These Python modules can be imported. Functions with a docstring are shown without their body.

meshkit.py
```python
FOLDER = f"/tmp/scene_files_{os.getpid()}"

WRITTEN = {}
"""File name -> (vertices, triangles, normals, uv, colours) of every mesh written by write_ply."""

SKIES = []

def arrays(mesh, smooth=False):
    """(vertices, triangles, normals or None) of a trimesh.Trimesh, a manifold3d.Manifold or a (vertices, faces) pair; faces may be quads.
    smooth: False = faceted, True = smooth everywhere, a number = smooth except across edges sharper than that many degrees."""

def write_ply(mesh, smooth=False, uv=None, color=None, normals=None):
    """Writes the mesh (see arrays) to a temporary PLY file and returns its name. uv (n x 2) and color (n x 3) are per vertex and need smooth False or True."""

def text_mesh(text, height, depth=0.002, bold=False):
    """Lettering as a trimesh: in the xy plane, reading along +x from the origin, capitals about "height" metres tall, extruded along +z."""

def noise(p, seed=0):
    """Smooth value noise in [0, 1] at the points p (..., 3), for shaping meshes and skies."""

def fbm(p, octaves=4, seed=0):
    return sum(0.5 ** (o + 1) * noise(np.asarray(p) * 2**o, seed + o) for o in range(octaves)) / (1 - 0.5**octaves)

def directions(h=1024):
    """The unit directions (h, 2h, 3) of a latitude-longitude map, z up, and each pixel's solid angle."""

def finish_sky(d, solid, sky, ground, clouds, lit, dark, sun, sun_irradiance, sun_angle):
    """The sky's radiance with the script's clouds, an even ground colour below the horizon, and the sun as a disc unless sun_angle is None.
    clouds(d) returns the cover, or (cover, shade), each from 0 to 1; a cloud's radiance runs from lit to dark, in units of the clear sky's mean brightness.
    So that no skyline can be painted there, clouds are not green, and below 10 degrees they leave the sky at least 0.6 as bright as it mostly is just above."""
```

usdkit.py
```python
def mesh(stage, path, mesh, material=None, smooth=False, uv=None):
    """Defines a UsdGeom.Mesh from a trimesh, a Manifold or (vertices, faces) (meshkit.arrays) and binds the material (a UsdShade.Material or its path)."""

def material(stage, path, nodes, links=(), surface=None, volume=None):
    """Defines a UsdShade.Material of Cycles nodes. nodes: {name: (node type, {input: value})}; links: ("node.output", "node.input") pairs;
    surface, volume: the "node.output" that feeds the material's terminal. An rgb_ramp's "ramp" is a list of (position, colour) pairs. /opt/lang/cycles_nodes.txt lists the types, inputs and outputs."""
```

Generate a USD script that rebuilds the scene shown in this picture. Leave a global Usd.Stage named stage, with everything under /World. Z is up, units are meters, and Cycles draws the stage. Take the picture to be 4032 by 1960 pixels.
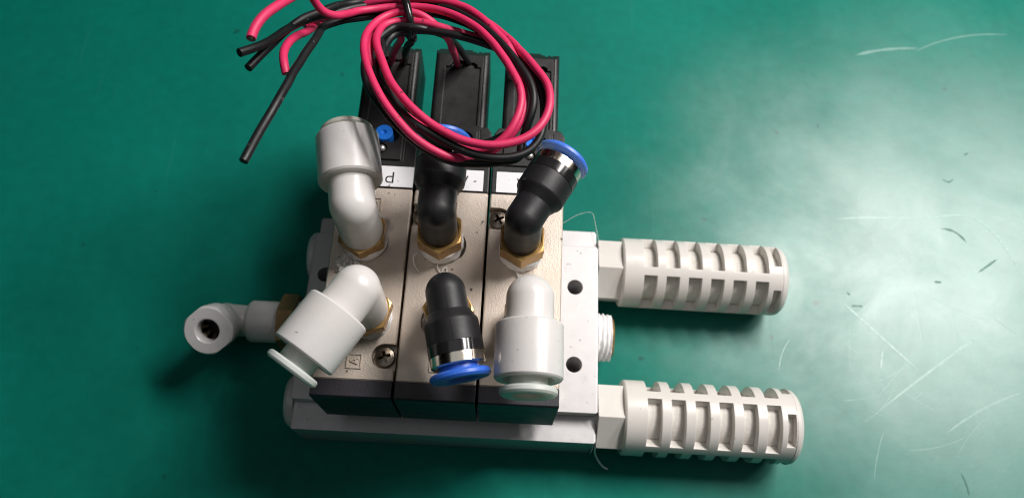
import math, random
import numpy as np
import trimesh
import manifold3d as m3
import meshkit, usdkit
from manifold3d import Manifold, CrossSection
from pxr import Usd, UsdGeom, UsdLux, Gf, Sdf, Vt
from scipy.interpolate import splprep, splev

KEY, KEY2, FILL = 56.0, 54.0, 0.52
MAT_A, MAT_B = (.0005, .138, .101), (.001, .168, .124)
MAT_R0, MAT_R1, MAT_S0, MAT_S1, MAT_COAT = .60, .42, .12, .95, .38
MM = 0.001                     # shapes below are written in millimetres
stage = Usd.Stage.CreateInMemory()
UsdGeom.SetStageUpAxis(stage, UsdGeom.Tokens.z)
UsdGeom.SetStageMetersPerUnit(stage, 1.0)
UsdGeom.Xform.Define(stage, '/World')
UsdGeom.Scope.Define(stage, '/World/Looks')

# ------------------------------------------------------------------ camera, lamps, exposure
cam = UsdGeom.Camera.Define(stage, '/World/camera')
R = np.array([[0.99865937, -0.05139181, -0.00619222], [0.04491158, 0.91972373, -0.38998874], [0.02573736, 0.3891878, 0.92079881]])
mx = np.eye(4); mx[:3, :3] = R.T; mx[3, :3] = np.array([14.68, -40.48, 224.33]) * MM
cam.AddTransformOp().Set(Gf.Matrix4d(*mx.ravel().tolist()))
cam.CreateHorizontalApertureAttr(5.65)
cam.CreateVerticalApertureAttr(5.65 * 497 / 1024)
cam.CreateFocalLengthAttr(5.65 * 3084.3 / 4032)
cam.CreateClippingRangeAttr(Gf.Vec2f(0.01, 20))
cam.CreateFStopAttr(2.6)
cam.CreateFocusDistanceAttr(0.178)
cam.CreateExposureAttr(-0.12)


def rect_lamp(name, pos, target, size, intensity, color, axis=(1, 0, 0)):
    """a rectangular lamp whose width runs along axis"""
    l = UsdLux.RectLight.Define(stage, '/World/' + name)
    z = np.array(pos, float) - np.array(target, float); z /= np.linalg.norm(z)
    x = np.array(axis, float); x -= z * x.dot(z); x /= np.linalg.norm(x); y = np.cross(z, x)
    m = np.eye(4); m[0, :3], m[1, :3], m[2, :3], m[3, :3] = x, y, z, np.array(pos) * MM
    l.AddTransformOp().Set(Gf.Matrix4d(*m.ravel().tolist()))
    l.CreateWidthAttr(size[0] * MM); l.CreateHeightAttr(size[1] * MM)
    l.CreateIntensityAttr(intensity); l.CreateColorAttr(Gf.Vec3f(*color)); l.CreateNormalizeAttr(False)


TUBE = (0.47, -0.88, 0)         # the two tubes of the bench lamp lie side by side
rect_lamp('bench_lamp', (250, 230, 455), (40, 30, 0), (250, 80), KEY, (1.0, 0.955, 0.93), TUBE)
rect_lamp('second_bench_lamp', (480, 225, 440), (100, 60, 0), (250, 42), KEY2, (1.0, 0.965, 0.94), TUBE)
rect_lamp('room_lamp', (-60, -120, 900), (0, 20, 0), (700, 700), FILL, (0.95, 0.97, 1.0))

# ------------------------------------------------------------------ naming and mesh helpers
used = {}


def path_for(parent, name):
    n = used.get((parent, name), 0); used[(parent, name)] = n + 1
    return f'{parent}/{name}' + (f'_{n:03d}' if n else '')


def note(prim, **kw):
    for k, v in kw.items():
        if v: prim.SetCustomDataByKey(k, v)


def frame(name, parent='/World', loc=(0, 0, 0), rot=(0, 0, 0), **kw):
    p = path_for(parent, name)
    x = UsdGeom.Xform.Define(stage, p)
    x.AddTranslateOp().Set(Gf.Vec3d(*[float(c) * MM for c in loc]))
    if any(rot): x.AddRotateXYZOp().Set(Gf.Vec3f(*map(float, rot)))
    note(x.GetPrim(), **kw)
    return p


def put(name, mesh, mat, parent='/World', smooth=32, **kw):
    p = path_for(parent, name)
    v, f, _ = meshkit.arrays(mesh, False)
    m = usdkit.mesh(stage, p, trimesh.Trimesh(np.asarray(v) * MM, f, process=False), mat, smooth=smooth)
    note(m.GetPrim(), **kw)
    return p


def cyl(r, z0, z1, r2=None, n=72): return Manifold.cylinder(z1 - z0, r, r if r2 is None else r2, n).translate((0, 0, z0))
def box(x0, x1, y0, y1, z0, z1): return Manifold.cube((x1 - x0, y1 - y0, z1 - z0)).translate((x0, y0, z0))
def alongx(m):                                                     # +z to +x
    if isinstance(m, trimesh.Trimesh):
        m = m.copy(); m.vertices = m.vertices[:, [2, 1, 0]] * [1, 1, -1]; return m
    return m.rotate((0, 90, 0))


def lathe(profile, n=72):
    """profile: (r, z) from the bottom axis point upwards, counter-clockwise in (r, z)."""
    return CrossSection([profile]).revolve(n)


def prism(pts, h): return CrossSection([pts]).extrude(h)


def rounded_rect(x0, x1, y0, y1, r, n=24):
    return CrossSection.square((x1 - x0 - 2 * r, y1 - y0 - 2 * r)).translate((x0 + r, y0 + r)).offset(r, m3.JoinType.Round, 2.0, n)


def softbox(x0, x1, y0, y1, z0, z1, c=0.25):
    """a box with a narrow chamfer on every edge"""
    pts = []
    for x, sx in ((x0, 1), (x1, -1)):
        for y, sy in ((y0, 1), (y1, -1)):
            for z, sz in ((z0, 1), (z1, -1)):
                pts += [(x, y + sy * c, z + sz * c), (x + sx * c, y, z + sz * c), (x + sx * c, y + sy * c, z)]
    return Manifold.hull_points(np.array(pts, float))


def hexnut(af, z0, z1, ch=0.5):
    h = cyl(af / math.sqrt(3), z0, z1, n=6)
    R_ = af / math.sqrt(3)
    ring = lathe([(0, z0 - .01), (R_ - ch, z0 - .01), (R_ + .05, z0 + ch * .55), (R_ + .05, z1 - ch * .55), (R_ - ch * 1.3, z1 + .01), (0, z1 + .01)], 96)
    return h ^ ring


def tube(path, r, n=12, flat=None, caps=True, r_fun=None):
    """a round wire swept along points"""
    P = np.asarray(path, float)
    T = np.gradient(P, axis=0); T /= np.linalg.norm(T, axis=1)[:, None]
    u = np.cross(T[0], [0.2, 0.3, 1.0]); u /= np.linalg.norm(u)
    a = np.linspace(0, 2 * np.pi, n, endpoint=False)
    rings = []
    for i, (p, t) in enumerate(zip(P, T)):
        u = u - t * u.dot(t); u /= np.linalg.norm(u); w = np.cross(t, u)
        ri = r if r_fun is None else r * r_fun(i / (len(P) - 1))
        rings.append(p + ri * (np.cos(a)[:, None] * u + (flat or 1.0) * np.sin(a)[:, None] * w))
    V = np.concatenate(rings); F = []
    for i in range(len(P) - 1):
        b = i * n
        for k in range(n):
            k2 = (k + 1) % n
            F += [(b + k, b + k2, b + n + k2), (b + k, b + n + k2, b + n + k)]
    if caps:
        c0, c1 = len(V), len(V) + 1
        V = np.vstack([V, P[0], P[-1]]); e = (len(P) - 1) * n
        for k in range(n):
            k2 = (k + 1) % n
            F += [(c0, k2, k), (c1, e + k, e + k2)]
    return trimesh.Trimesh(V, F, process=False)


def spline(pts, n):
    tck, _ = splprep(np.array(pts, float).T, s=0, k=min(3, len(pts) - 1))
    return np.array(splev(np.linspace(0, 1, n), tck)).T


def lettering(txt, height, depth, rot, at, bold=False):
    t = meshkit.text_mesh(txt, height, depth, bold=bold)
    b = t.bounds.mean(0); t.apply_translation([-b[0], -b[1], 0])
    t.apply_transform(trimesh.transformations.rotation_matrix(math.radians(rot), [0, 0, 1]))
    t.apply_translation(at)
    return t


# ------------------------------------------------------------------ materials
def material(name, color, rough=0.45, metallic=0.0, vary=0.06, vary_scale=120, bump=0.0, bump_scale=2500, specks=0.0, speck_color=None, speck_scale=900,
             spec=0.5, coat=0.0, rough_vary=0.06, sss=0.0, more={}, bevel=0.0):
    c = np.array(color, float)
    nodes = {'g': ('geometry', {}),
             'n1': ('noise_texture', {'scale': vary_scale, 'detail': 4.0, 'roughness': 0.6}),
             'r1': ('rgb_ramp', {'ramp': [(0.25, tuple(c * (1 - vary))), (0.75, tuple(np.minimum(c * (1 + vary), 1)))]}),
             'n2': ('noise_texture', {'scale': vary_scale * 2.3, 'detail': 3.0}),
             'rr': ('map_range', {'from_min': 0.3, 'from_max': 0.7, 'to_min': max(rough - rough_vary, .02), 'to_max': rough + rough_vary}),
             'p': ('principled_bsdf', {'metallic': metallic, 'specular_ior_level': spec, 'coat_weight': coat, 'subsurface_weight': sss, **more})}
    if sss: nodes['p'][1].update(subsurface_radius=(0.002, 0.0015, 0.001), subsurface_scale=1.0)
    links = [('g.position', 'n1.vector'), ('n1.fac', 'r1.fac'), ('g.position', 'n2.vector'), ('n2.fac', 'rr.value'), ('rr.result', 'p.roughness')]
    last = 'r1.color'
    if specks:
        nodes['n3'] = ('noise_texture', {'scale': speck_scale, 'detail': 2.0})
        nodes['r3'] = ('rgb_ramp', {'ramp': [(0.70 - specks, (0, 0, 0)), (0.74 - specks * .9, (1, 1, 1))]})
        nodes['mx'] = ('mix_color', {'b': tuple(speck_color or c * .35)})
        links += [('g.position', 'n3.vector'), ('n3.fac', 'r3.fac'), ('r3.color', 'mx.fac'), (last, 'mx.a')]
        last = 'mx.result'
    links.append((last, 'p.base_color'))
    if bump:
        nodes['nb'] = ('noise_texture', {'scale': bump_scale, 'detail': 2.0})
        nodes['b'] = ('bump', {'strength': 1.0, 'distance': bump * MM})
        links += [('g.position', 'nb.vector'), ('nb.fac', 'b.height'), ('b.normal', 'p.normal')]
    if bevel:                                                           # worn, slightly rounded edges
        nodes['bv'] = ('bevel', {'radius': bevel * MM, 'samples': 6})
        links.append(('bv.bevel', 'b.normal' if bump else 'p.normal'))
    return usdkit.material(stage, f'/World/Looks/{name}', nodes, links, surface='p.BSDF')


M_WHITE = material('white_plastic', (0.62, 0.595, 0.575), 0.31, vary=.02, sss=.15, bump=.016, bump_scale=1500, specks=-.02, speck_color=(.3, .27, .24), speck_scale=900)
M_COLLAR = material('pale_collar_plastic', (0.62, 0.63, 0.57), 0.34, vary=.03, sss=.3)
M_AGED = material('aged_collar_plastic', (0.50, 0.48, 0.41), 0.4, vary=.04, sss=.2)
M_PIN = material('pin_steel', (0.80, 0.78, 0.72), 0.3, metallic=.8)
M_CREAM = material('silencer_plastic', (0.63, 0.605, 0.565), 0.34, vary=.03, bump=.008, bump_scale=900, bevel=.4, specks=-.03, speck_color=(.42, .37, .30), speck_scale=500)
M_FELT = material('silencer_element', (0.66, 0.63, 0.58), 0.9, vary=.08, vary_scale=900, bump=.06, bump_scale=2600, spec=.2)
M_BLACK = material('black_fitting_plastic', (0.012, 0.0115, 0.013), 0.48, spec=.34, vary=.15, bump=.012, bump_scale=1800, specks=.0)
M_COIL = material('black_coil_plastic', (0.012, 0.012, 0.012), 0.42, bevel=.2, vary=.2, bump=.02, bump_scale=1500, specks=.0, speck_color=(.05, .05, .048), speck_scale=1100)
M_CAP = material('black_cap_plastic', (0.020, 0.018, 0.024), 0.5, bevel=.25, vary=.1, bump=.05, bump_scale=2000)
M_GLOSS = material('glossy_black_band', (0.012, 0.012, 0.013), 0.16, vary=.05)
M_BLUE = material('blue_plastic', (0.028, 0.125, 0.62), 0.36, vary=.05, bump=.01, sss=.2)
M_BLUE2 = material('bright_blue_plastic', (0.012, 0.17, 0.70), 0.4, vary=.04)
M_BRASS = material('brass', (0.46, 0.28, 0.10), 0.32, metallic=.72, bevel=.2, vary=.18, vary_scale=260, bump=.012, bump_scale=900)
M_DULL = material('dull_brass', (0.30, 0.19, 0.085), 0.55, metallic=.45, vary=.2, vary_scale=260)
M_STEEL = material('nickel_ring', (0.72, 0.66, 0.56), 0.2, metallic=1.0, vary=.06)
M_SCREW = material('screw_steel', (0.28, 0.235, 0.19), 0.38, metallic=1.0, vary=.25, vary_scale=500, bump=.03, bump_scale=1500)
M_TAPE = material('thread_tape', (0.84, 0.83, 0.82), 0.5, vary=.05, vary_scale=700, bump=.10, bump_scale=1300)
M_ALU = material('anodised_aluminium', (0.52, 0.51, 0.51), 0.42, metallic=.30, bevel=.2, vary=.05, vary_scale=200, bump=.006, bump_scale=2500, specks=-.01, speck_color=(.25, .23, .22), speck_scale=800)
M_LABEL = material('label_paper', (0.74, 0.74, 0.75), 0.5, vary=.04, vary_scale=300, specks=.015, speck_color=(.2, .2, .2), speck_scale=600)
M_INK = material('label_ink', (0.015, 0.015, 0.015), 0.5)
M_RED = material('red_wire_sheath', (0.60, 0.024, 0.105), 0.5, vary=.08, bump=.01, specks=.012, speck_color=(.2, .02, .04), speck_scale=700, spec=.5)
M_WIREB = material('black_wire_sheath', (0.008, 0.008, 0.009), 0.46, spec=.38, vary=.2, bump=.012, specks=.01, speck_color=(.05, .05, .05), speck_scale=800)
M_COPPER = material('wire_copper', (0.5, 0.30, 0.24), 0.5, metallic=1.0)
M_TIE = material('black_cable_tie', (0.012, 0.012, 0.013), 0.22)
M_DARK = material('dark_bore', (0.012, 0.012, 0.012), 0.6)
M_SCUFF = material('scuffed_mat', (0.026, 0.195, 0.150), 0.44, vary=.15, vary_scale=500, spec=.9, coat=.46, more=dict(coat_roughness=.44, coat_ior=1.8))
M_NICK = material('nicked_mat', (0.006, 0.11, 0.085), 0.55, vary=.2, spec=.7)
M_LINT = material('lint', (0.80, 0.78, 0.75), 0.8, vary=.2, vary_scale=1500, spec=.1)


def valve_metal(name):
    """champagne painted die casting, grainy, with one grey scuff and a few scratches"""
    nodes = {'g': ('geometry', {}),
             'n1': ('noise_texture', {'scale': 160.0, 'detail': 4.0}), 'r1': ('rgb_ramp', {'ramp': [(.3, (.54, .462, .388)), (.7, (.62, .54, .462))]}),
             'd': ('vector_math', {'math_type': 'distance', 'vector2': (-0.0158, 0.0386, 0.0483)}),
             'nd': ('noise_texture', {'scale': 900.0, 'detail': 4.0, 'roughness': .7}), 'ma': ('math', {'math_type': 'multiply_add', 'value2': -0.0040, 'value3': 0.0020}),
             'md': ('math', {'math_type': 'add'}), 'rd': ('map_range', {'from_min': 0.0010, 'from_max': 0.0027, 'to_min': .7, 'to_max': 0.0, 'clamp': True}),
             'mix': ('mix_color', {'b': (.17, .15, .14)}),
             'n3': ('noise_texture', {'scale': 330.0, 'detail': 1.0}), 'r3': ('rgb_ramp', {'ramp': [(.73, (0, 0, 0)), (.76, (1, 1, 1))]}), 'mix2': ('mix_color', {'b': (.1, .08, .07)}),
             'nb': ('noise_texture', {'scale': 3000.0, 'detail': 3.0, 'roughness': .6}), 'b': ('bump', {'strength': 1.0, 'distance': 0.00009}),
             'p': ('principled_bsdf', {'metallic': .35, 'roughness': .42})}
    links = [('g.position', 'n1.vector'), ('n1.fac', 'r1.fac'), ('g.position', 'd.vector1'), ('g.position', 'nd.vector'), ('nd.fac', 'ma.value1'), ('d.value', 'md.value1'), ('ma.value', 'md.value2'),
             ('md.value', 'rd.value'), ('rd.result', 'mix.fac'), ('r1.color', 'mix.a'), ('g.position', 'n3.vector'), ('n3.fac', 'r3.fac'), ('r3.color', 'mix2.fac'), ('mix.result', 'mix2.a'), ('mix2.result', 'p.base_color'),
             ('g.position', 'nb.vector'), ('nb.fac', 'b.height'), ('b.normal', 'p.normal')]
    return usdkit.material(stage, f'/World/Looks/{name}', nodes, links, surface='p.BSDF')


M_BODY = valve_metal('champagne_casting')


def mat_material():
    nodes = {'g': ('geometry', {}),
             'n1': ('noise_texture', {'scale': 22.0, 'detail': 5.0, 'roughness': .6}), 'r1': ('rgb_ramp', {'ramp': [(.3, MAT_A), (.7, MAT_B)]}),
             'nf': ('noise_texture', {'scale': 260.0, 'detail': 3.0}), 'rf': ('map_range', {'from_min': .3, 'from_max': .7, 'to_min': .94, 'to_max': 1.06}),
             'mul': ('mix_color', {'blend_type': 'multiply', 'fac': 1.0}),
             # worn patches: smoother or duller film on the surface
             'nr': ('noise_texture', {'scale': 30.0, 'detail': 6.0, 'roughness': .65, 'distortion': .6}), 'rr': ('map_range', {'from_min': .3, 'from_max': .7, 'to_min': -.07, 'to_max': .07}),
             # the polished patch right of the silencers, worn by use
             'wd': ('mapping', {'location': (-0.168, -0.050, 0), 'scale': (1, 1.0, 0)}), 'wl': ('vector_math', {'math_type': 'length'}), 'wn': ('noise_texture', {'scale': 30.0, 'detail': 8.0, 'roughness': .68}),
             'wa': ('math', {'math_type': 'multiply_add', 'value2': .05}), 'wm': ('map_range', {'from_min': .045, 'from_max': .160, 'to_min': 1.0, 'to_max': 0.0, 'clamp': True, 'range_type': 'smoothstep'}),
             'wr': ('map_range', {'to_min': MAT_R0, 'to_max': MAT_R1}), 'ra': ('math', {'math_type': 'add'}), 'ws': ('map_range', {'to_min': MAT_S0, 'to_max': MAT_S1}),
             'mp': ('mapping', {'rotation': (0, 0, .7), 'scale': (1, .04, 1)}), 'ns': ('noise_texture', {'scale': 420.0, 'detail': 2.0}), 'rs': ('rgb_ramp', {'ramp': [(.68, (0, 0, 0)), (.74, (1, 1, 1))]}),
             'mp2': ('mapping', {'rotation': (0, 0, -.5), 'scale': (1, .05, 1)}), 'ns2': ('noise_texture', {'scale': 380.0, 'detail': 2.0}), 'rs2': ('rgb_ramp', {'ramp': [(.70, (0, 0, 0)), (.76, (1, 1, 1))]}),
             'ad': ('math', {'math_type': 'maximum'}), 'sc': ('math', {'math_type': 'multiply', 'value2': .03}), 'mx': ('mix_color', {'b': (.10, .30, .24)}),
             'nb': ('noise_texture', {'scale': 900.0, 'detail': 3.0}), 'sb': ('math', {'math_type': 'multiply', 'value2': .3}), 'hb': ('math', {'math_type': 'multiply_add', 'value2': .3}), 'b': ('bump', {'strength': .35, 'distance': 0.0001}),
             'dk': ('noise_texture', {'scale': 150.0, 'detail': 1.0}), 'rk': ('rgb_ramp', {'ramp': [(.77, (0, 0, 0)), (.80, (.5, .5, .5))]}), 'mk': ('mix_color', {'b': (.005, .03, .025)}),
             'wc': ('map_range', {'to_min': 0.0, 'to_max': MAT_COAT}), 'p': ('principled_bsdf', {'coat_roughness': .47, 'coat_ior': 1.8})}
    links = [('g.position', 'n1.vector'), ('n1.fac', 'r1.fac'), ('g.position', 'nf.vector'), ('nf.fac', 'rf.value'), ('r1.color', 'mul.a'), ('rf.result', 'mul.b'),
             ('g.position', 'nr.vector'), ('nr.fac', 'rr.value'), ('g.position', 'wd.vector'), ('wd.vector', 'wl.vector1'), ('g.position', 'wn.vector'), ('wn.fac', 'wa.value1'), ('wl.value', 'wa.value3'), ('wa.value', 'wm.value'), ('wm.result', 'wr.value'), ('wr.result', 'ra.value1'), ('rr.result', 'ra.value2'), ('ra.value', 'p.roughness'), ('wm.result', 'ws.value'), ('wm.result', 'wc.value'), ('wc.result', 'p.coat_weight'), ('b.normal', 'p.coat_normal'), ('ws.result', 'p.specular_ior_level'),
             ('g.position', 'mp.vector'), ('mp.vector', 'ns.vector'), ('ns.fac', 'rs.fac'), ('g.position', 'mp2.vector'), ('mp2.vector', 'ns2.vector'), ('ns2.fac', 'rs2.fac'),
             ('rs.color', 'ad.value1'), ('rs2.color', 'ad.value2'), ('ad.value', 'sc.value1'), ('sc.value', 'mx.fac'), ('mul.result', 'mx.a'),
             ('g.position', 'dk.vector'), ('dk.fac', 'rk.fac'), ('rk.color', 'mk.fac'), ('mx.result', 'mk.a'), ('mk.result', 'p.base_color'),
             ('g.position', 'nb.vector'), ('nb.fac', 'hb.value1'), ('ad.value', 'sb.value1'), ('sb.value', 'hb.value3'), ('hb.value', 'b.height'), ('b.normal', 'p.normal')]
    return usdkit.material(stage, '/World/Looks/green_mat', nodes, links, surface='p.BSDF')


M_MAT = mat_material()

# ------------------------------------------------------------------ the green mat
rng = random.Random(7)
TOP = 48.2                      # height of the valves' top face
MAT_ROOT = frame('work_mat', kind='structure', label='scuffed green work mat under the valve manifold', category='mat')
gx, gy = np.meshgrid(np.linspace(-420, 520, 95), np.linspace(-330, 560, 91))
def mat_z(x, y):
    x, y = np.asarray(x, float), np.asarray(y, float)
    return 0.25 * (meshkit.fbm(np.stack([x / 60, y / 60, x * 0], -1), 2, 5) - 0.98)


gz = mat_z(gx, gy)
nx_, ny_ = gx.shape[1], gx.shape[0]
idx = np.arange(nx_ * ny_).reshape(ny_, nx_)
quads = np.stack([idx[:-1, :-1], idx[:-1, 1:], idx[1:, 1:], idx[1:, :-1]], -1).reshape(-1, 4)
put('mat_sheet', (np.stack([gx, gy, gz], -1).reshape(-1, 3), quads), M_MAT, MAT_ROOT, smooth=True, kind='structure')

SCRATCHES = [[[125.2,10.1],[143.0,23.3],[160.9,35.9]],[[143.3,4.1],[153.7,10.9],[168.5,17.5]],[[119.0,70.5],[134.5,72.0],[152.7,73.4],[163.0,74.0],[168.7,70.1],[173.3,61.4],[176.1,53.5]],[[133.5,135.1],[145.2,138.4],[156.7,139.6]],[[118.1,42.5],[128.8,31.8],[139.2,21.3]],[[155.1,138.1],[173.4,145.9],[190.9,147.7]],[[164.1,39.9],[172.0,34.0]],[[128.3,28.0],[126.9,21.9]]]
NICKS = [[[156.3,87.4],[158.1,86.4],[160.0,87.6]],[[152.6,69.2],[156.3,68.7],[160.1,64.8]],[[145.6,-6.8],[146.5,-9.5],[146.8,-12.7]],[[119.8,45.9],[120.6,45.0]],[[120.5,41.6],[124.1,41.6]],[[165.2,96.9],[166.7,97.7]],[[147.6,50.9],[149.8,50.8]],[[162.0,54.7],[169.2,59.8]],[[117.1,106.3],[117.5,104.5]]]


def strip(pts, width, lift, n=40, rag=.5, seed=0):
    """a flat mark on the mat, its width uneven"""
    P = spline(pts, n) if len(pts) > 2 else np.linspace(pts[0], pts[1], n)
    d = np.gradient(P, axis=0); d /= np.linalg.norm(d, axis=1)[:, None]
    q = np.stack([-d[:, 1], d[:, 0]], -1)
    t = np.linspace(0, 1, n)
    w = width * (1 - rag + 2 * rag * meshkit.fbm(np.stack([t * 9, t * 0 + seed, t * 0], -1), 3, seed)) * np.minimum(1, 6 * np.minimum(t, 1 - t) + .05)
    A, B = P + q * w[:, None] / 2, P - q * w[:, None] / 2
    V = np.concatenate([np.column_stack([X, mat_z(X[:, 0], X[:, 1]) + lift]) for X in (A, B)])
    F = np.array([(i + n, i + n + 1, i + 1, i) for i in range(n - 1)])
    return trimesh.Trimesh(V, np.vstack([F[:, [0, 1, 2]], F[:, [0, 2, 3]]]), process=False)


for k, pts in enumerate(SCRATCHES):
    put('scratch', strip(pts, (.75, .6, .8, 1.0, .5, .5, .5, .5)[k], .02 + .002 * k, seed=k), M_SCUFF, MAT_ROOT, smooth=False)
for k, pts in enumerate(NICKS):
    put('nick', strip(pts, .55, .05, 12, .7, 40 + k), M_NICK, MAT_ROOT, smooth=False)
fine = []
for k in range(60):
    cx_, cy_ = rng.gauss(146, 24), rng.gauss(44, 30)
    a_, l_ = rng.choice([.7, .75, -.5, -.45, 1.2, rng.uniform(0, 3.1)]) + rng.gauss(0, .12), rng.uniform(3, 26)
    bend = rng.gauss(0, .07) * l_
    u_ = np.array([math.cos(a_), math.sin(a_)]); v_ = np.array([-u_[1], u_[0]]); c_ = np.array([cx_, cy_])
    if cx_ < 99 and 30 < cy_ < 58: continue
    fine.append(strip([(c_ - u_ * l_ / 2).tolist(), (c_ + v_ * bend).tolist(), (c_ + u_ * l_ / 2).tolist()], rng.uniform(.06, .15), .012 + .00004 * k, 14, .5, 100 + k))
put('hairline_scratches', trimesh.util.concatenate(fine), M_SCUFF, MAT_ROOT, smooth=False, kind='stuff')

# ------------------------------------------------------------------ the valve manifold
ROOT = frame('valve_manifold', label='three-station solenoid valve manifold with push-in elbow fittings and two ribbed silencers', category='valve manifold')

# base block: raised rail between two lower shoulders, drilled through at both ends
prof = [(-6.4, 0.3), (54.2, 0.3), (54.2, 16.5), (47.6, 16.5), (47.6, 20.9), (0.6, 20.9), (0.6, 16.5), (-6.4, 16.5)]
cs = CrossSection([prof])
core = cs.offset(-0.35, m3.JoinType.Miter, 4.0)
block = cs.extrude(80.0 - 0.7).translate((0, 0, 0.35)) + core.extrude(80.0)
block = block.rotate((90, 0, 90)).translate((-39.6, 0, 0))
for hx in (-35.1, 34.0):
    for hy in (13.3, 35.2):
        block = block - cyl(2.15, 2.0, 30, n=48).translate((hx, hy, 0))
for sx, xx in ((1, 40.4), (-1, -39.6)):
    for py in (2.1, 23.8, 44.4):
        block = block - alongx(cyl(5.4, -8 if sx > 0 else -.1, .1 if sx > 0 else 8, n=48)).translate((xx, py, 10.6))
put('manifold_block', block, M_ALU, ROOT, smooth=20, label='pale anodised manifold block under the three valves')


def phillips_screw():
    s = lathe([(0, -2.5), (1.9, -2.5), (2.45, -0.2), (2.45, 0.15), (2.2, 0.55), (1.4, 0.85), (0, 1.0)], 40)
    cut = Manifold()
    for a in (0, 90):
        arm = Manifold.hull_points(np.array([(x * s_, y * .36, z) for s_ in (1,) for x, z in ((-1.55, 1.3), (1.55, 1.3), (-.7, -1.2), (.7, -1.2)) for y in (-1, 1)], float))
        cut = cut + arm.rotate((0, 0, a))
    return s - cut


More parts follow.
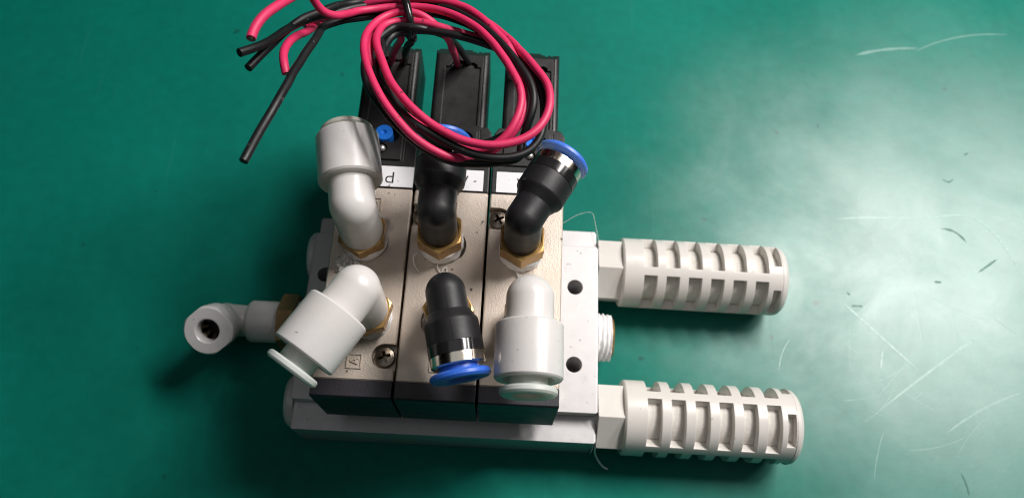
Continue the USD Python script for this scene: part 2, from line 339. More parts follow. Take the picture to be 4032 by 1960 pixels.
def solenoid_valve(cx, label, txt, lab_x0, lab_x1, txt_x, screw_rot):
    v = frame('solenoid_valve', ROOT, label=label)
    w = 9.18
    body = softbox(cx - w, cx + w, 0, 49.0, 21.0, TOP, .3)
    for px, py, d in ((cx + 6.75, 5.8, 1), (cx - 6.75, 42.1, -1)):
        pk = cyl(2.95, TOP - 2.6, TOP + 1, n=48).translate((px, py, 0)) + box(px if d > 0 else px - 4, px + 4 if d > 0 else px, py - 2.95, py + 2.95, TOP - 2.6, TOP + 1)
        body = body - pk
    for py in PORT_Y:
        body = body - cyl(4.7, TOP - 3, TOP + 1, n=48).translate((cx, py, 0))
    put('valve_body', body, M_BODY, v, smooth=20)
    put('port_mark', trimesh.util.concatenate([meshtri(m_) for m_ in mark_frame(cx, 4.3)] + [lettering('A', 1.85, .33, 90, (cx, 4.3, TOP - .03))]), M_BODY, v, smooth=False, label='letter A in a square frame cast in the valve top')
    put('port_mark', trimesh.util.concatenate([meshtri(m_) for m_ in mark_frame(cx + .15, 44.3)] + [lettering('B', 1.85, .33, 90, (cx + .15, 44.3, TOP - .03))]), M_BODY, v, smooth=False, label='letter B in a square frame cast in the valve top')
    for px, py, r_ in ((cx + 6.75, 5.8, screw_rot), (cx - 6.75, 42.1, screw_rot + 25)):
        put('screw', phillips_screw().rotate((0, 0, r_)).translate((px, py, TOP - 1.25)), M_SCREW, v, smooth=25)
    # black end cap towards the viewer
    pts = np.array([(x, y, z) for x in (cx - w, cx + w) for y, z in ((0, 24.0), (0, TOP - .02), (-3.7, TOP - .02), (-4.05, TOP - .4), (-4.05, 26.6), (-3.6, 25.2))], float)
    cap = Manifold.hull_points(pts) + softbox(cx - w + .9, cx + w - .5, -3.3, 0, 22.6, 26, .2)
    put('end_cap', cap, M_CAP, v, smooth=20)
    # pilot block behind
    out = CrossSection([[(cx - w, 49.02), (cx + w, 49.02), (cx + w, 66.4), (cx + w - 1.2, 68.2), (cx - w + 1.2, 68.2), (cx - w, 66.4)]])
    pil = out.offset(-.2, m3.JoinType.Miter, 4.0).extrude(TOP - 27) + out.extrude(TOP - 27 - .2)
    pil = pil.translate((0, 0, 27))
    plate = rounded_rect(cx - 6.5, cx + 5.3, 57.0, 66.8, .3).extrude(.55).translate((0, 0, TOP - .05))
    slot = rounded_rect(cx - 2.4, cx + 4.4, 62.0, 66.3, 2.1).extrude(4).translate((0, 0, TOP - 2.2))
    pinh = cyl(1.45, TOP - 1.6, TOP + 2, n=32).translate((cx + .2, 60.1, 0))
    pil = pil + plate - slot - pinh
    pil = pil - box(cx + 6.0, cx + 6.25, 57, 67, TOP - .15, TOP + 1)
    put('pilot_block', pil, M_COIL, v, smooth=20)
    btn = lathe([(0, -2), (2.25, -2), (2.25, 1.3), (2.05, 1.5), (.75, 1.5), (.45, 1.2), (.2, 1.0), (0, 1.0)], 48)
    put('override_button', btn.translate((cx + .5, 64.2, TOP + .1)), M_BLUE2, v)
    pin = Manifold.sphere(.92, 32)
    put('indicator_pin', pin.translate((cx + .3, 60.1, TOP + .25)), M_PIN, v, smooth=True)
    # coil housing
    top = rounded_rect(cx - 7.35, cx + 7.35, 31.0, TOP - .05, 1.3, 32)
    coil = top.extrude(25.2).rotate((90, 0, 0)).translate((0, 93.2, 0))
    coil = coil - box(cx - 4.5, cx + 5.1, 68.5, 86.8, TOP - .55, TOP + 1)                   # sunken panel
    coil = coil - box(cx + 5.7, cx + 5.95, 68.5, 90.5, TOP - .3, TOP + 1)
    jag = [(cx - 3.6, 86.7), (cx + 4.2, 86.7), (cx + 4.0, 87.7), (cx + 3.0, 88.3), (cx + 1.4, 87.9), (cx + .6, 88.6), (cx - .6, 88.9), (cx - 2.2, 88.7), (cx - 3.0, 87.9)]
    coil = coil - CrossSection([jag]).extrude(4).translate((0, 0, TOP - 3.2))               # broken-edged wire exit
    coil = coil + box(cx - 6.6, cx + 2.4, 93.1, 94.2, 33, TOP - .5)
    coil = coil - box(cx + 3.4, cx + 4.2, 92.4, 94, TOP - 3, TOP + 1) - box(cx + 5.0, cx + 5.6, 92.6, 94, TOP - 3, TOP + 1)
    coil = coil - Manifold.hull_points(np.array([(x, y, z) for x in (cx - 9, cx + 9) for y, z in ((90.6, TOP + .01), (95, TOP + .01), (95, TOP - 3.2))], float))
    put('coil_housing', coil, M_COIL, v, smooth=24)
    put('wire_grommet', softbox(cx - 3.2, cx + 3.4, 85.2, 88.4, TOP - 3.1, TOP - .9, .3), M_DARK, v)
    lab = rounded_rect(lab_x0, lab_x1, 49.35, 55.15, .15).extrude(.14).translate((0, 0, TOP + .01))
    put('label_strip', lab, M_LABEL, v, smooth=False, label='white paper label strip behind the elbow fitting')
    put('label_letter', lettering(txt, 3.1, .03, 180, (txt_x, 51.9, TOP + .15)), M_INK, v, smooth=False)
    return v


def meshtri(m_):
    v, f, _ = meshkit.arrays(m_); return trimesh.Trimesh(v, f, process=False)


def mark_frame(x, y, h=1.75, t=.27):
    z0, z1 = TOP - .03, TOP + .30
    return [box(x - h, x + h, y - h, y - h + t, z0, z1), box(x - h, x + h, y + h - t, y + h, z0, z1),
            box(x - h, x - h + t, y - h + t, y + h - t, z0, z1), box(x + h - t, x + h, y - h + t, y + h - t, z0, z1)]


PORT_Y = (14.8, 34.2)
solenoid_valve(-19.0, 'left solenoid valve, between two white elbow fittings, letter P on its label', 'P', -27.2, -9.9, -15.9, 20)
solenoid_valve(0.0, 'middle solenoid valve carrying two black elbow fittings', 'A', -8.0, 7.8, 2.6, 50)
solenoid_valve(19.0, 'right solenoid valve with a black fitting at the back and a white one in front', 'A', 11.1, 27.0, 17.6, 5)


# ------------------------------------------------------------------ push-in elbow fittings
def taped_thread(r, z0, z1, seed, n=90, ridge=.10):
    zs = np.linspace(z0, z1, 25); a = np.linspace(0, 2 * np.pi, n, endpoint=False)
    A, Z = np.meshgrid(a, zs)
    nz = meshkit.fbm(np.stack([np.cos(A) * 3.5, np.sin(A) * 3.5, Z * 1.6], -1), 3, seed) - .5
    rr = r + .75 * nz + ridge * np.sin(2 * np.pi * (Z / 1.25 + A / (2 * np.pi)))
    rr[0] = rr[0] * .96
    V = np.stack([rr * np.cos(A), rr * np.sin(A), Z], -1).reshape(-1, 3); F = []
    for i in range(len(zs) - 1):
        for k in range(n):
            k2 = (k + 1) % n; F.append((i * n + k, i * n + k2, (i + 1) * n + k2, (i + 1) * n + k))
    V = np.vstack([V, [0, 0, z0], [0, 0, z1]]); F = np.array(F)
    F = np.vstack([F[:, [0, 1, 2]], F[:, [0, 2, 3]]])
    cap = [(n * len(zs), (k + 1) % n, k) for k in range(n)] + [(n * len(zs) + 1, (len(zs) - 1) * n + k, (len(zs) - 1) * n + (k + 1) % n) for k in range(n)]
    return trimesh.Trimesh(V, np.vstack([F, cap]), process=False)


def elbow_fitting(label, loc, az, white=True, aged=False, h=19.5, gap=1.7, nut_rot=0, seed=1, rot=None, droop=0.0):
    """stem along +z, socket arm along +x at height h"""
    lay = lambda m_: alongx(m_).rotate((0, droop, 0)).translate((0, 0, h))
    root = frame('elbow_fitting', ROOT, loc, rot or (0, 0, az), label=label)
    if white:
        zt, zn, af, r1, R_, s0, s1 = 3.1, 6.3, 10.5, 5.1, 7.15, 5.6, 17.4
        sock = [(0, s0 - 2), (r1 - .1, s0 - 2), (r1 - .1, s0 + .05), (R_ - .35, s0 + .05), (R_, s0 + .45), (R_, s1 - .35), (R_ - .3, s1), (5.35, s1), (5.2, s1 - 1.2), (0, s1 - 1.2)]
        mat, cmat = M_WHITE, M_AGED if aged else M_COLLAR
    else:
        zt, zn, af, r1, R_, s0, s1 = 3.8, 8.4, 10.2, 4.3, 5.8, 4.4, 13.6
        sock = [(0, s0 - 2), (r1 - .1, s0 - 2), (r1 - .1, s0 - .3), (r1 + .25, s0 + .15), (R_ - .55, s0 + 1.55), (R_ - .12, s0 + 2.05), (R_, s0 + 2.6), (R_, s1), (0, s1)]
        mat, cmat = M_BLACK, M_BLUE
    put('thread_tape', taped_thread(5.35 if white else 5.3, .02, zt + .2, seed), M_TAPE, root, smooth=50)
    nut = hexnut(af, zt, zn, .5)
    if not white: nut = nut - lathe([(0, zn - .35), (4.6, zn - .35), (4.6, zn + 1), (0, zn + 1)], 64)
    put('hex_nut', nut.rotate((0, 0, nut_rot)), M_BRASS, root, smooth=20)
    stem = lathe([(0, zn - .6), (r1 - .25, zn - .6), (r1 - .05, zn - .2), (r1, zn + .4), (r1, h), (0, h)], 80)
    ball = Manifold.sphere(r1, 96).translate((0, 0, h))
    arm = lay(cyl(r1, 0, s0 + .5, n=96))
    socket = lay(lathe(sock, 96))
    bore = lay(cyl(4.0 if white else 3.4, s1 - 7, s1 + .1, n=48))
    b = stem + ball + arm + socket - bore
    if not white:                                                       # moulding seam
        g = .05
        seam = (lathe([(0, zn), (r1 + g, zn), (r1 + g, h), (0, h)], 80) + Manifold.sphere(r1 + g, 96).translate((0, 0, h)) + lay(cyl(r1 + g, 0, s0, n=96))
                + lay(lathe([(0, s0 - 1), (r1 + g, s0 - 1), (r1 + g, s0 - .3), (R_ - .5, s0 + 1.55), (R_ + g, s0 + 2.6), (R_ + g, s1), (0, s1)], 96)))
        b = b + ((seam ^ box(-20, 40, -.07, .07, 0, 60)) - bore)
    put('elbow_body', b, mat, root, smooth=38)
    if white:
        neck, rc, t = 3.95, 6.0, 1.55
        f0 = s1 + gap
        col = lathe([(2.95, s1 - 6), (neck, s1 - 6), (neck, f0), (rc - .35, f0), (rc, f0 + .35), (rc, f0 + t - .45), (rc - .45, f0 + t), (3.6, f0 + t), (2.95, f0 + t - 1.2)], 72)
    else:
        band = lathe([(R_ - .6, 11.3), (R_ + .05, 11.3), (R_ + .10, 11.45), (R_ + .10, s1 + .05), (R_ - .6, s1 + .05)], 72)
        put('glossy_band', lay(band), M_GLOSS, root)
        ring = lathe([(4.3, s1 + .06), (R_ - .05, s1 + .06), (R_ - .02, s1 + .3), (R_ - .02, s1 + 2.1), (R_ - .35, s1 + 2.4), (4.3, s1 + 2.4)], 72)
        put('metal_ring', lay(ring), M_STEEL, root)
        neck, rc, t = 4.2, 6.45, 1.6
        f0 = s1 + 2.4 + gap
        col = lathe([(3.05, s1 - 5), (3.35, s1 - 5), (3.35, s1 + .1), (neck, s1 + .1), (neck, f0), (rc - .4, f0), (rc, f0 + .45), (rc, f0 + t - .5), (rc - .5, f0 + t), (3.7, f0 + t), (3.05, f0 + t - 1.0)], 72)
    put('release_collar', lay(col), cmat, root, smooth=30)
    return root


elbow_fitting('white elbow fitting at the back left with its socket pointing up towards the wires', (-19.9, 34.2, TOP), 101, True, True, 19.8, .7, 49, 3)
elbow_fitting('black elbow fitting at the back of the middle valve, its blue collar under the wire loop', (-1.4, 34.4, TOP), 89, False, False, 19.5, .7, 3, 5)
elbow_fitting('black elbow fitting turned to the right with its blue collar over the green mat', (18.1, 33.4, TOP), 62, False, False, 19.0, .7, 28, 8)
elbow_fitting('white elbow fitting turned to the lower left, its collar pulled out', (-16.7, 14.9, TOP), -122, True, False, 19.6, 2.6, 20, 11, droop=2)
elbow_fitting('black elbow fitting at the front of the middle valve, blue collar towards the viewer', (2.1, 15.3, TOP), -76, False, False, 19.0, 1.2, 16, 13, droop=6)
elbow_fitting('white elbow fitting at the front right above the end cap', (20.1, 14.8, TOP), -89, True, False, 19.2, 1.7, 0, 17, droop=2)


# fitting in the left end of the block: a straight white stem, then a narrow neck turning up to an open socket
def side_fitting():
    root = frame('elbow_fitting', ROOT, (-39.6, 23.8, 10.8), (0, -90, 0), label='white elbow fitting in the left end of the block, open socket facing up')
    # local +z points away from the block (world -x), local x = world z, local y = world y
    put('thread_tape', taped_thread(6.3, .02, 3.6, 21), M_TAPE, root, smooth=50)
    put('hex_nut', hexnut(14.2, 3.4, 8.0, .6).rotate((0, 0, 8)), M_DULL, root, smooth=20)
    h = 23.9
    ta = math.radians(30)
    d = np.array([math.cos(ta), -math.sin(ta), 0])
    stem = lathe([(0, 7.4), (5.75, 7.4), (5.85, 8.2), (5.85, 16.4), (5.3, 17.1), (4.3, 17.3), (4.3, h), (0, h)], 80)
    ball = Manifold.sphere(4.75, 80).translate((0, 0, h))
    arm = lathe([(0, 0), (4.75, 0), (4.9, 3), (6.0, 6.2), (6.2, 7.0), (6.2, 11.0), (6.0, 11.3), (4.4, 11.3), (4.2, 10), (0, 10)], 80)
    turn = lambda m_: alongx(m_).rotate((0, 0, -math.degrees(ta))).translate((0, 0, h))
    neck = Manifold.hull(Manifold.sphere(4.3, 48).translate((0, 0, 17)) + Manifold.sphere(4.6, 48).translate((0, 0, h)))
    b = stem + ball + neck + turn(arm)
    b = b - turn(cyl(3.7, 5.0, 12, n=48))
    put('elbow_body', b, M_WHITE, root, smooth=38)
    fl = lathe([(2.95, 10.6), (3.6, 10.6), (3.6, 11.35), (6.35, 11.35), (6.6, 11.7), (6.6, 13.2), (6.1, 13.8), (3.4, 13.9), (3.1, 13.65), (3.05, 12.8)], 72)
    flats = CrossSection.square((12.0, 12.0), center=True).extrude(20).rotate((0, 0, 42)).translate((0, 0, 5))
    flats2 = flats + cyl(4.5, 0, 11.3, n=40)
    put('release_collar', turn(fl ^ flats2), M_WHITE, root, smooth=30)
    put('socket_bore', turn(lathe([(0, 5.05), (3.65, 5.05), (3.65, 10.5), (3.55, 10.5), (3.55, 5.4), (0, 5.4)], 48)), M_DARK, root)
    for k in range(8):
        a = 2 * math.pi * k / 8
        tooth = Manifold.hull_points(np.array([(3.4 * math.cos(a + s), 3.4 * math.sin(a + s), 9.4) for s in (-.2, .2)] + [(3.4 * math.cos(a + s), 3.4 * math.sin(a + s), 9.75) for s in (-.2, .2)]
                                               + [(1.9 * math.cos(a + s), 1.9 * math.sin(a + s), 7.8) for s in (-.16, .16)] + [(1.9 * math.cos(a + s), 1.9 * math.sin(a + s), 8.1) for s in (-.16, .16)]))
        put('grip_tooth', turn(tooth), M_SCREW, root, smooth=False)


side_fitting()


# ------------------------------------------------------------------ silencers
def silencer(label, y, z, phase, yaw, nut_rot):
    root = frame('silencer', ROOT, (40.42, y, z), (0, 0, yaw), label=label)
    put('thread_tape', alongx(taped_thread(5.9, -.6, .5, int(y) + 30)), M_TAPE, root, smooth=50)
    hx = hexnut(16.6, .35, 7.6, .25).rotate((0, 0, nut_rot))
    put('hex_head', alongx(hx + cyl(7.6, 6.8, 9, n=64)), M_CREAM, root, smooth=20)
    x0, R_, L = 7.3, 10.08, 47.0
    shell = lathe([(7.5, 0), (R_ - .5, 0), (R_, .5), (R_, L - 2.2), (R_ - .12, L - 2.1), (R_ - .12, L - 1.95), (R_ - .02, L - 1.85), (R_ - .3, L - .9), (R_ - 1.2, L), (7.5, L)], 128)
    for q in range(4):
        a0 = phase + q * 90
        for k in range(7):
            if k < 6: s, e, half = 5.9 + 6.28 * k, 5.9 + 6.28 * k + 3.7, 38
            else: s, e, half = 42.5, 44.7, 25
            w = [(4.2 * math.cos(t), 4.2 * math.sin(t)) for t in (-math.radians(half),)] + [(13 * math.cos(t), 13 * math.sin(t)) for t in np.radians([-half, -half / 2, 0, half / 2, half])] + [(4.2 * math.cos(math.radians(half)), 4.2 * math.sin(math.radians(half)))]
            shell = shell - prism(w, e - s).rotate((0, 0, a0)).translate((0, 0, s))
    # lengthwise: local z of the lathe becomes +x; local x becomes -z
    put('ribbed_shell', alongx(shell).translate((x0, 0, 0)), M_CREAM, root, smooth=26)
    put('filter_element', alongx(cyl(7.45, .8, L - 1.2, n=96)).translate((x0, 0, 0)), M_FELT, root, smooth=40)
    put('end_plate', alongx(lathe([(0, L - 1.4), (7.0, L - 1.4), (7.0, L - .25), (0, L - .25)], 72)).translate((x0, 0, 0)), M_CREAM, root)


silencer('silencer in the front port at the right end, nearer to the viewer', 2.1, 10.7, 198, -.4, 12)
silencer('silencer in the rear port at the right end, farther from the viewer', 44.4, 10.7, 197 + 45, -.4, 14)

# plugs
for y, lab in ((2.1, 'white port plug at the front of the left end'), (44.4, 'white port plug at the rear of the left end')):
    r_ = frame('port_plug', ROOT, (-39.6, y, 10.6), (0, -90, 0), label=lab)
    put('plug_head', lathe([(0, -4), (5.3, -4), (5.3, 0.02), (6.9, .02), (7.1, .4), (7.0, 1.9), (6.2, 2.7), (3.6, 2.8), (3.4, 1.6), (0, 1.6)], 72), M_WHITE, r_)
p_ = frame('taped_plug', ROOT, (40.4, 24.2, 10.6), (0, 90, 0), label='plug wrapped in white thread tape between the two silencers')
put('thread_tape', taped_thread(6.5, -.5, 4.6, 77, ridge=.26), M_TAPE, p_, smooth=50)
put('plug_core', lathe([(0, -3), (5.2, -3), (5.9, 4.7), (5.5, 5.3), (3.4, 5.3), (3.2, 3), (0, 3)], 6 * 10), M_BRASS, p_)


# shreds of tape and lint on the fittings and the block
def strand(name, pts, r, label, mat=None, flat=None):
    put(name, tube(spline(pts, 40), r, 6, flat=flat), mat or M_TAPE, ROOT, smooth=60, label=label)


strand('tape_strand', [(-7.0, 31.0, 49.6), (-7.6, 30.4, 49.9), (-7.5, 28.8, 49.2), (-6.8, 27.6, 48.5), (-6.2, 27.0, 48.4)], .16, 'loose curl of white tape left of the middle brass nut')
strand('tape_strand', [(-1.2, 29.1, 49.0), (-1.6, 27.6, 48.8), (-.8, 26.8, 48.7), (-.4, 27.7, 48.9), (.2, 28.2, 48.6), (.6, 26.6, 48.5), (1.4, 26.2, 48.5)], .17, 'curled white tape strand before the middle brass nut')
strand('tape_strand', [(17.2, 28.6, 49.0), (17.4, 27.4, 48.8), (18.0, 26.4, 48.7), (18.3, 25.2, 48.8)], .22, 'white tape end hanging before the right brass nut')
strand('tape_strand', [(17.3, 27.9, 48.7), (18.6, 26.9, 48.6), (19.6, 26.0, 48.5)], .12, 'thin white tape fibre before the right brass nut')
strand('tape_strand', [(40.7, -1.0, 16.6), (41.0, -4.5, 14.5), (40.8, -6.9, 12.0), (41.3, -7.6, 8.0), (42.3, -8.6, 5.0), (44.2, -10.2, 2.6), (45.6, -10.6, 1.4)], .28, 'white tape strand hanging from the front silencer joint')
strand('tape_strand', [(40.7, -3.4, 14.0), (40.2, -6.8, 10.5), (40.0, -7.4, 8.0)], .16, 'short white tape strand at the corner of the block')
strand('fibre', [(41.2, 47.4, 18.0), (40.6, 52.0, 18.6), (39.6, 57.0, 18.8), (38.8, 59.2, 18.9), (36.5, 59.2, 18.6), (32.0, 57.2, 17.4), (29.5, 55.5, 16.8)], .045, 'fine fibre sticking out behind the block')
strand('tape_strand', [(-24.4, 28.2, 48.6), (-23.0, 24.6, 49.2), (-24.6, 21.6, 49.0), (-25.6, 19.6, 48.6)], .2, 'torn tape shred beside the left fittings', flat=.4)
# crumpled wad of tape and lint between the two white fittings on the left valve
n_ = 26
uu, vv = np.meshgrid(np.linspace(-1, 1, n_), np.linspace(-1, 1, n_))
q_ = np.stack([uu * 2, vv * 2, uu * 0], -1)
edge = 1 - .55 * meshkit.fbm(q_ * 1.9, 3, 4)
wx = -23.2 + 3.4 * uu * edge + .7 * (meshkit.fbm(q_ * 1.5, 3, 9) - .5)
wy = 28.4 + 2.9 * vv * edge + .6 * uu + .7 * (meshkit.fbm(q_ * 1.5, 3, 12) - .5)
wz = TOP + .4 + 4.2 * np.abs(meshkit.fbm(q_ * 1.4, 4, 21) - .5) * 2 * (1.1 - .8 * (uu ** 2 + vv ** 2) / 2)
wi = np.arange(n_ * n_).reshape(n_, n_)
wq = np.stack([wi[:-1, :-1], wi[:-1, 1:], wi[1:, 1:], wi[1:, :-1]], -1).reshape(-1, 4)
keep = meshkit.fbm(np.stack([uu * 2.3, vv * 2.3, uu * 0 + 3], -1), 3, 31).reshape(-1)
wq = wq[keep[wq].max(1) < .78]
put('tape_wad', (np.stack([wx, wy, wz], -1).reshape(-1, 3), wq), M_LINT, ROOT, smooth=50, label='crumpled grey wad of tape and lint between the left fittings')

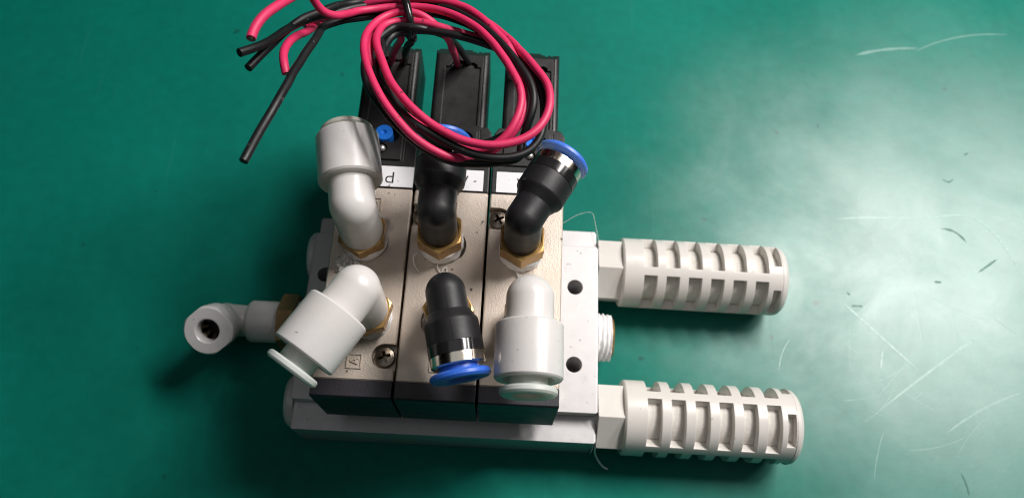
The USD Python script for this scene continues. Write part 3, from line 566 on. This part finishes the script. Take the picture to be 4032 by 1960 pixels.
# ------------------------------------------------------------------ lead wires and their tie
# centre lines of the six wires, millimetres
WIRES = {
    'red1': [[-20.1,88.0,45.7],[-19.3,86.6,48.6],[-18.5,85.2,51.5],[-17.8,83.9,54.5],[-17.2,82.8,57.5],[-16.3,81.6,60.5],[-15.4,80.7,63.5],[-14.2,79.8,66.5],[-13.7,79.1,69.7],[-15.8,79.0,72.0],[-18.5,77.8,73.3],[-19.6,75.1,74.8],[-19.4,72.2,76.4],[-19.0,69.1,77.4],[-18.3,65.9,77.7],[-17.1,62.8,77.5],[-15.6,59.9,77.4],[-13.8,57.1,77.3],[-11.7,54.5,77.4],[-9.3,52.2,77.6],[-6.8,50.1,77.9],[-4.1,48.3,78.3],[-1.3,46.6,78.7],[1.6,45.1,79.1],[4.7,43.9,79.3],[8.0,43.2,79.6],[11.0,44.0,80.6],[13.4,45.9,81.8],[15.0,48.6,82.7],[15.9,51.7,83.1],[16.0,55.0,83.2],[15.2,58.2,83.0],[13.9,61.2,82.5],[12.5,64.2,81.9],[11.0,67.0,81.2],[9.4,69.8,80.5],[7.6,72.5,79.7],[5.7,75.1,78.8],[3.5,77.4,77.9],[1.1,79.5,77.0],[-1.5,81.3,76.2],[-4.4,82.7,75.5],[-7.5,83.7,74.9],[-10.8,84.1,74.5],[-14.1,83.9,74.4],[-17.4,83.3,74.5],[-20.4,82.2,75.0],[-22.9,80.5,76.3],[-24.3,78.2,78.2],[-25.0,75.9,80.5],[-26.3,73.8,82.6],[-28.3,72.8,85.0],[-29.7,73.0,88.0],[-30.2,72.8,91.2],[-30.2,71.3,94.1],[-29.9,68.9,96.4],[-29.9,66.2,98.3],[-30.3,63.5,100.2],[-31.1,60.8,101.9],[-32.1,58.0,103.4],[-33.1,55.1,104.7],[-33.9,52.0,105.5],[-34.2,48.8,105.9]],
    'red2': [[-1.3,87.5,48.0],[-1.3,86.4,51.2],[-1.3,85.1,54.2],[-1.4,83.8,57.3],[-1.5,82.4,60.3],[-1.6,81.0,63.3],[-1.6,79.6,66.3],[-1.8,78.6,69.5],[-3.4,78.9,72.4],[-5.8,80.2,74.1],[-8.7,81.4,75.1],[-12.0,81.9,75.2],[-15.2,81.3,75.0],[-17.7,79.1,75.6],[-19.1,76.3,76.6],[-19.8,73.3,77.8],[-19.9,70.2,79.0],[-19.5,67.0,80.0],[-18.7,63.9,80.9],[-17.7,60.9,81.7],[-16.4,57.9,82.2],[-14.9,54.9,82.6],[-13.2,52.0,82.8],[-11.3,49.4,82.8],[-9.1,46.9,82.5],[-6.7,44.6,82.0],[-4.0,42.8,81.4],[-1.1,41.5,80.7],[2.1,41.0,79.6],[5.1,41.6,78.5],[8.1,42.8,77.8],[11.0,44.5,77.9],[13.4,46.6,78.6],[15.3,49.1,79.7],[16.5,52.1,80.4],[16.9,55.4,80.4],[16.6,58.7,79.9],[16.0,61.9,79.5],[15.1,65.1,79.3],[13.7,68.2,79.3],[12.3,71.2,79.1],[10.5,73.9,78.4],[8.7,76.6,77.6],[6.8,79.2,76.8],[4.7,81.6,76.0],[2.3,83.8,75.3],[-0.5,85.4,74.7],[-3.7,86.5,74.4],[-7.0,86.9,74.3],[-10.3,87.1,74.0],[-13.6,87.0,73.8],[-16.9,86.6,73.6],[-20.1,86.2,73.0],[-23.2,85.9,71.7],[-26.1,85.9,70.0],[-29.1,85.8,68.7],[-32.1,84.5,68.3],[-33.7,81.9,69.5],[-34.1,79.2,71.4],[-34.2,76.7,73.5],[-34.4,74.2,75.7],[-34.8,71.8,77.9],[-35.1,69.3,80.1],[-35.3,66.6,82.2],[-35.3,63.9,84.0],[-35.0,61.0,85.7],[-34.3,58.0,86.8],[-33.3,54.9,86.6]],
    'red3': [[18.8,89.0,45.6],[18.6,87.1,48.4],[17.4,86.2,51.4],[15.5,85.7,54.3],[14.0,85.0,57.2],[13.2,83.7,60.3],[13.0,82.1,63.2],[12.9,80.2,66.1],[12.9,78.4,68.9],[12.2,76.6,71.7],[9.6,76.0,73.5],[6.4,76.9,73.2],[3.1,77.6,73.4],[-0.3,77.9,74.2],[-3.6,78.5,74.6],[-6.9,79.3,74.7],[-10.2,79.8,74.5],[-13.6,79.7,74.4],[-16.4,78.0,75.1],[-17.4,75.1,76.5],[-17.5,72.0,77.9],[-16.9,68.9,79.0],[-15.8,65.8,79.9],[-14.6,62.7,80.9],[-13.4,59.7,81.8],[-11.9,56.7,82.6],[-10.0,53.9,83.2],[-7.9,51.3,83.4],[-5.4,48.9,83.4],[-2.8,46.9,83.2],[0.2,45.1,83.1],[3.2,43.6,83.1],[6.5,42.7,83.1],[9.9,42.3,83.2],[13.2,42.8,83.2],[16.4,44.0,83.2],[19.1,46.0,83.3],[21.0,48.8,83.3],[22.0,52.0,83.3],[22.1,55.4,83.1],[21.4,58.7,82.6],[19.9,61.7,81.9],[18.2,64.6,81.1],[16.6,67.4,80.1],[15.1,70.1,78.7],[13.7,72.9,77.3],[12.0,75.5,76.0],[10.1,78.1,74.9],[8.0,80.6,73.9],[5.6,82.8,73.0],[3.1,84.9,72.1],[0.3,86.8,71.4],[-2.7,88.3,70.7],[-5.8,89.4,70.2],[-9.2,90.1,69.8],[-12.6,90.1,69.5],[-15.9,89.6,69.5],[-19.1,88.5,69.6],[-22.2,87.1,70.1],[-24.8,85.1,70.8],[-27.5,83.1,71.5],[-30.5,81.6,72.2],[-33.6,80.3,72.8],[-36.0,78.0,73.3]],
    'black1': [[-16.4,87.7,46.4],[-15.4,86.7,49.4],[-14.8,85.4,52.3],[-14.3,83.8,55.2],[-13.9,82.1,58.1],[-13.5,80.6,61.0],[-12.8,79.3,64.1],[-11.9,78.5,67.2],[-10.8,77.9,70.2],[-12.7,78.5,72.4],[-15.8,77.8,73.0],[-17.2,75.1,74.0],[-16.7,72.2,75.6],[-15.9,69.4,77.1],[-16.0,66.2,78.0],[-16.4,63.0,78.7],[-15.5,59.8,79.3],[-13.4,57.2,79.5],[-11.4,54.6,79.6],[-9.7,51.8,80.0],[-8.1,49.1,81.4],[-5.8,46.9,82.1],[-2.9,45.3,82.0],[0.1,43.7,81.8],[3.0,42.3,81.6],[6.2,41.2,81.3],[9.5,40.7,81.1],[12.8,40.9,80.7],[16.0,41.8,80.4],[18.7,43.7,80.3],[20.4,46.5,80.6],[21.0,49.7,81.0],[21.1,53.1,81.2],[20.7,56.4,81.0],[19.8,59.6,80.6],[18.6,62.6,79.9],[17.2,65.5,79.1],[15.5,68.3,78.3],[13.5,70.9,77.7],[11.6,73.5,76.9],[9.6,76.0,75.9],[7.4,78.4,75.0],[5.2,80.6,74.0],[2.7,82.7,73.1],[0.1,84.5,72.1],[-2.7,86.0,71.3],[-5.8,87.1,70.8],[-9.1,87.9,70.4],[-12.4,88.2,70.3],[-15.7,88.1,70.4],[-18.9,87.4,70.9],[-21.8,86.0,71.8],[-24.4,84.3,73.0],[-26.9,82.3,74.1],[-29.3,80.3,75.2],[-31.5,78.3,76.6],[-33.5,76.0,78.0],[-34.9,73.5,79.7],[-35.7,70.9,81.6],[-36.3,68.3,83.6],[-36.9,65.6,85.4],[-37.6,62.8,87.2],[-38.4,60.2,89.0],[-39.7,57.7,90.8],[-41.5,55.3,92.4]],
    'black2': [[2.2,89.5,45.6],[1.5,88.3,48.7],[1.0,87.2,51.8],[0.5,86.1,54.9],[-0.1,85.0,58.0],[-0.7,83.8,61.0],[-1.4,82.5,64.0],[-2.3,81.3,67.0],[-3.4,80.0,69.9],[-5.1,78.7,72.5],[-7.5,77.8,74.5],[-10.8,77.8,75.0],[-14.0,78.0,74.5],[-16.2,75.7,75.1],[-17.9,72.9,75.7],[-19.2,69.9,76.1],[-19.7,66.6,76.3],[-19.4,63.3,76.5],[-18.4,60.1,76.7],[-16.8,57.2,77.0],[-14.9,54.5,77.2],[-12.9,51.8,77.3],[-10.6,49.3,77.4],[-8.2,47.0,77.5],[-5.7,44.9,77.6],[-2.9,43.1,77.6],[0.2,41.7,77.7],[3.4,40.8,77.9],[6.7,40.5,78.4],[10.0,40.6,78.7],[13.3,41.1,78.9],[16.0,42.6,78.2],[16.6,45.8,77.4],[17.3,48.5,79.0],[18.2,51.1,81.0],[18.7,54.2,82.0],[18.3,57.5,82.2],[17.1,60.6,82.0],[15.5,63.5,81.5],[13.8,66.3,81.0],[12.0,69.0,80.4],[10.2,71.7,79.6],[8.3,74.3,78.7],[6.3,76.8,77.6],[4.1,79.1,76.6],[1.8,81.3,75.6],[-0.7,83.3,74.7],[-3.4,85.0,73.7],[-6.2,86.5,72.8],[-9.4,87.4,72.3],[-12.7,87.8,72.2],[-16.0,87.8,72.1],[-19.3,87.5,72.1],[-22.6,87.0,72.0],[-25.5,85.7,72.7],[-27.5,83.7,74.4],[-28.8,81.3,76.4],[-30.3,78.8,78.0],[-32.2,76.4,79.4],[-34.0,73.9,80.7],[-35.6,71.2,81.6],[-37.1,68.3,82.5],[-38.2,65.3,83.4],[-39.3,62.3,84.4],[-40.5,59.3,85.2],[-41.7,56.3,85.9]],
    'black3': [[20.7,87.8,45.7],[18.3,87.2,48.0],[17.1,85.9,51.0],[16.5,84.3,54.0],[16.3,82.5,56.9],[16.2,80.7,59.8],[16.2,78.8,62.8],[16.1,77.0,65.7],[15.7,75.2,68.6],[14.4,73.8,71.5],[11.7,73.4,73.5],[8.5,74.0,74.4],[5.1,74.9,74.8],[1.8,75.7,75.0],[-1.6,76.5,74.9],[-4.9,77.2,74.5],[-8.3,77.8,73.9],[-11.7,77.8,73.3],[-14.8,76.3,73.2],[-16.0,73.2,73.8],[-16.7,69.9,74.6],[-17.1,66.6,75.2],[-16.9,63.1,75.6],[-15.7,59.9,75.6],[-13.7,57.1,75.5],[-11.3,54.7,75.3],[-8.7,52.4,75.1],[-6.0,50.2,74.9],[-3.3,48.1,74.8],[-0.1,46.8,74.7],[3.3,46.5,74.6],[6.8,47.0,74.6],[10.0,48.1,75.0],[13.1,49.4,76.0],[15.8,51.2,77.2],[17.5,53.9,78.2],[17.7,57.3,78.4],[17.0,60.7,78.0],[16.5,64.0,77.3],[15.9,67.3,76.5],[13.9,70.1,76.1],[11.7,72.7,75.4],[9.7,75.3,74.3],[7.7,77.8,73.1],[5.2,80.0,72.3],[2.4,82.0,71.8],[-0.7,83.4,71.6],[-4.0,84.5,71.5],[-7.4,85.1,71.3],[-10.9,85.2,71.2],[-14.3,84.8,71.4],[-17.6,83.8,71.9],[-20.6,82.4,72.5],[-23.4,80.6,73.7],[-25.7,78.7,75.3],[-28.0,76.5,76.7],[-29.7,74.0,78.3],[-29.8,71.2,80.2],[-29.6,68.3,82.2],[-29.6,65.4,84.0],[-29.9,62.3,85.6],[-30.2,59.2,87.1],[-30.4,56.1,88.6],[-30.7,53.0,90.1],[-30.9,49.8,91.3],[-31.3,46.6,92.4],[-31.9,43.2,93.2],[-32.8,39.9,93.5],[-33.9,36.6,93.5],[-34.9,33.4,93.4],[-35.8,30.0,93.5]],
}
LABELS = {
    'red1': ('red_wire', 'red wire arching out of the top of the picture to the leftmost red end'),
    'red2': ('red_wire', 'red wire ending in the lower of the two red ends on the left'),
    'red3': ('red_wire', 'red wire forming the inner ring and the rightmost bend of the loop'),
    'black1': ('black_wire', 'black wire ending leftmost of the three black ends'),
    'black2': ('black_wire', 'black wire ending just below the leftmost black end'),
    'black3': ('black_wire', 'longest black wire end slanting down to the left over the mat'),
}
for key, (nm, lab) in LABELS.items():
    P = spline(WIRES[key], 420)
    w = frame(nm, label=lab, category='wire')
    red = key.startswith('red')
    put('sheath', tube(P, .91, 16), M_RED if red else M_WIREB, w, smooth=50)
    d = P[-1] - P[-3]; d /= np.linalg.norm(d)
    tip = np.array([P[-1] - d * .5, P[-1] + d * .05, P[-1] + d * .12])
    put('conductor', tube(tip, .45, 8), M_COPPER if red else M_INK, w, smooth=40)
th = np.linspace(0, 2 * np.pi, 80)
tc, ty, tz = np.array([-12.0, 83.2, 72.2]), 5.6, 4.8
ring_ = np.stack([tc[0] - .30 * ty * np.cos(th), tc[1] + ty * np.cos(th), tc[2] + tz * np.sin(th)], -1)
tie = frame('cable_tie', label='glossy black tie strapped round the wire bundle', category='cable tie')
put('strap', tube(ring_, 1.0, 12, caps=False), M_TIE, tie, smooth=50)
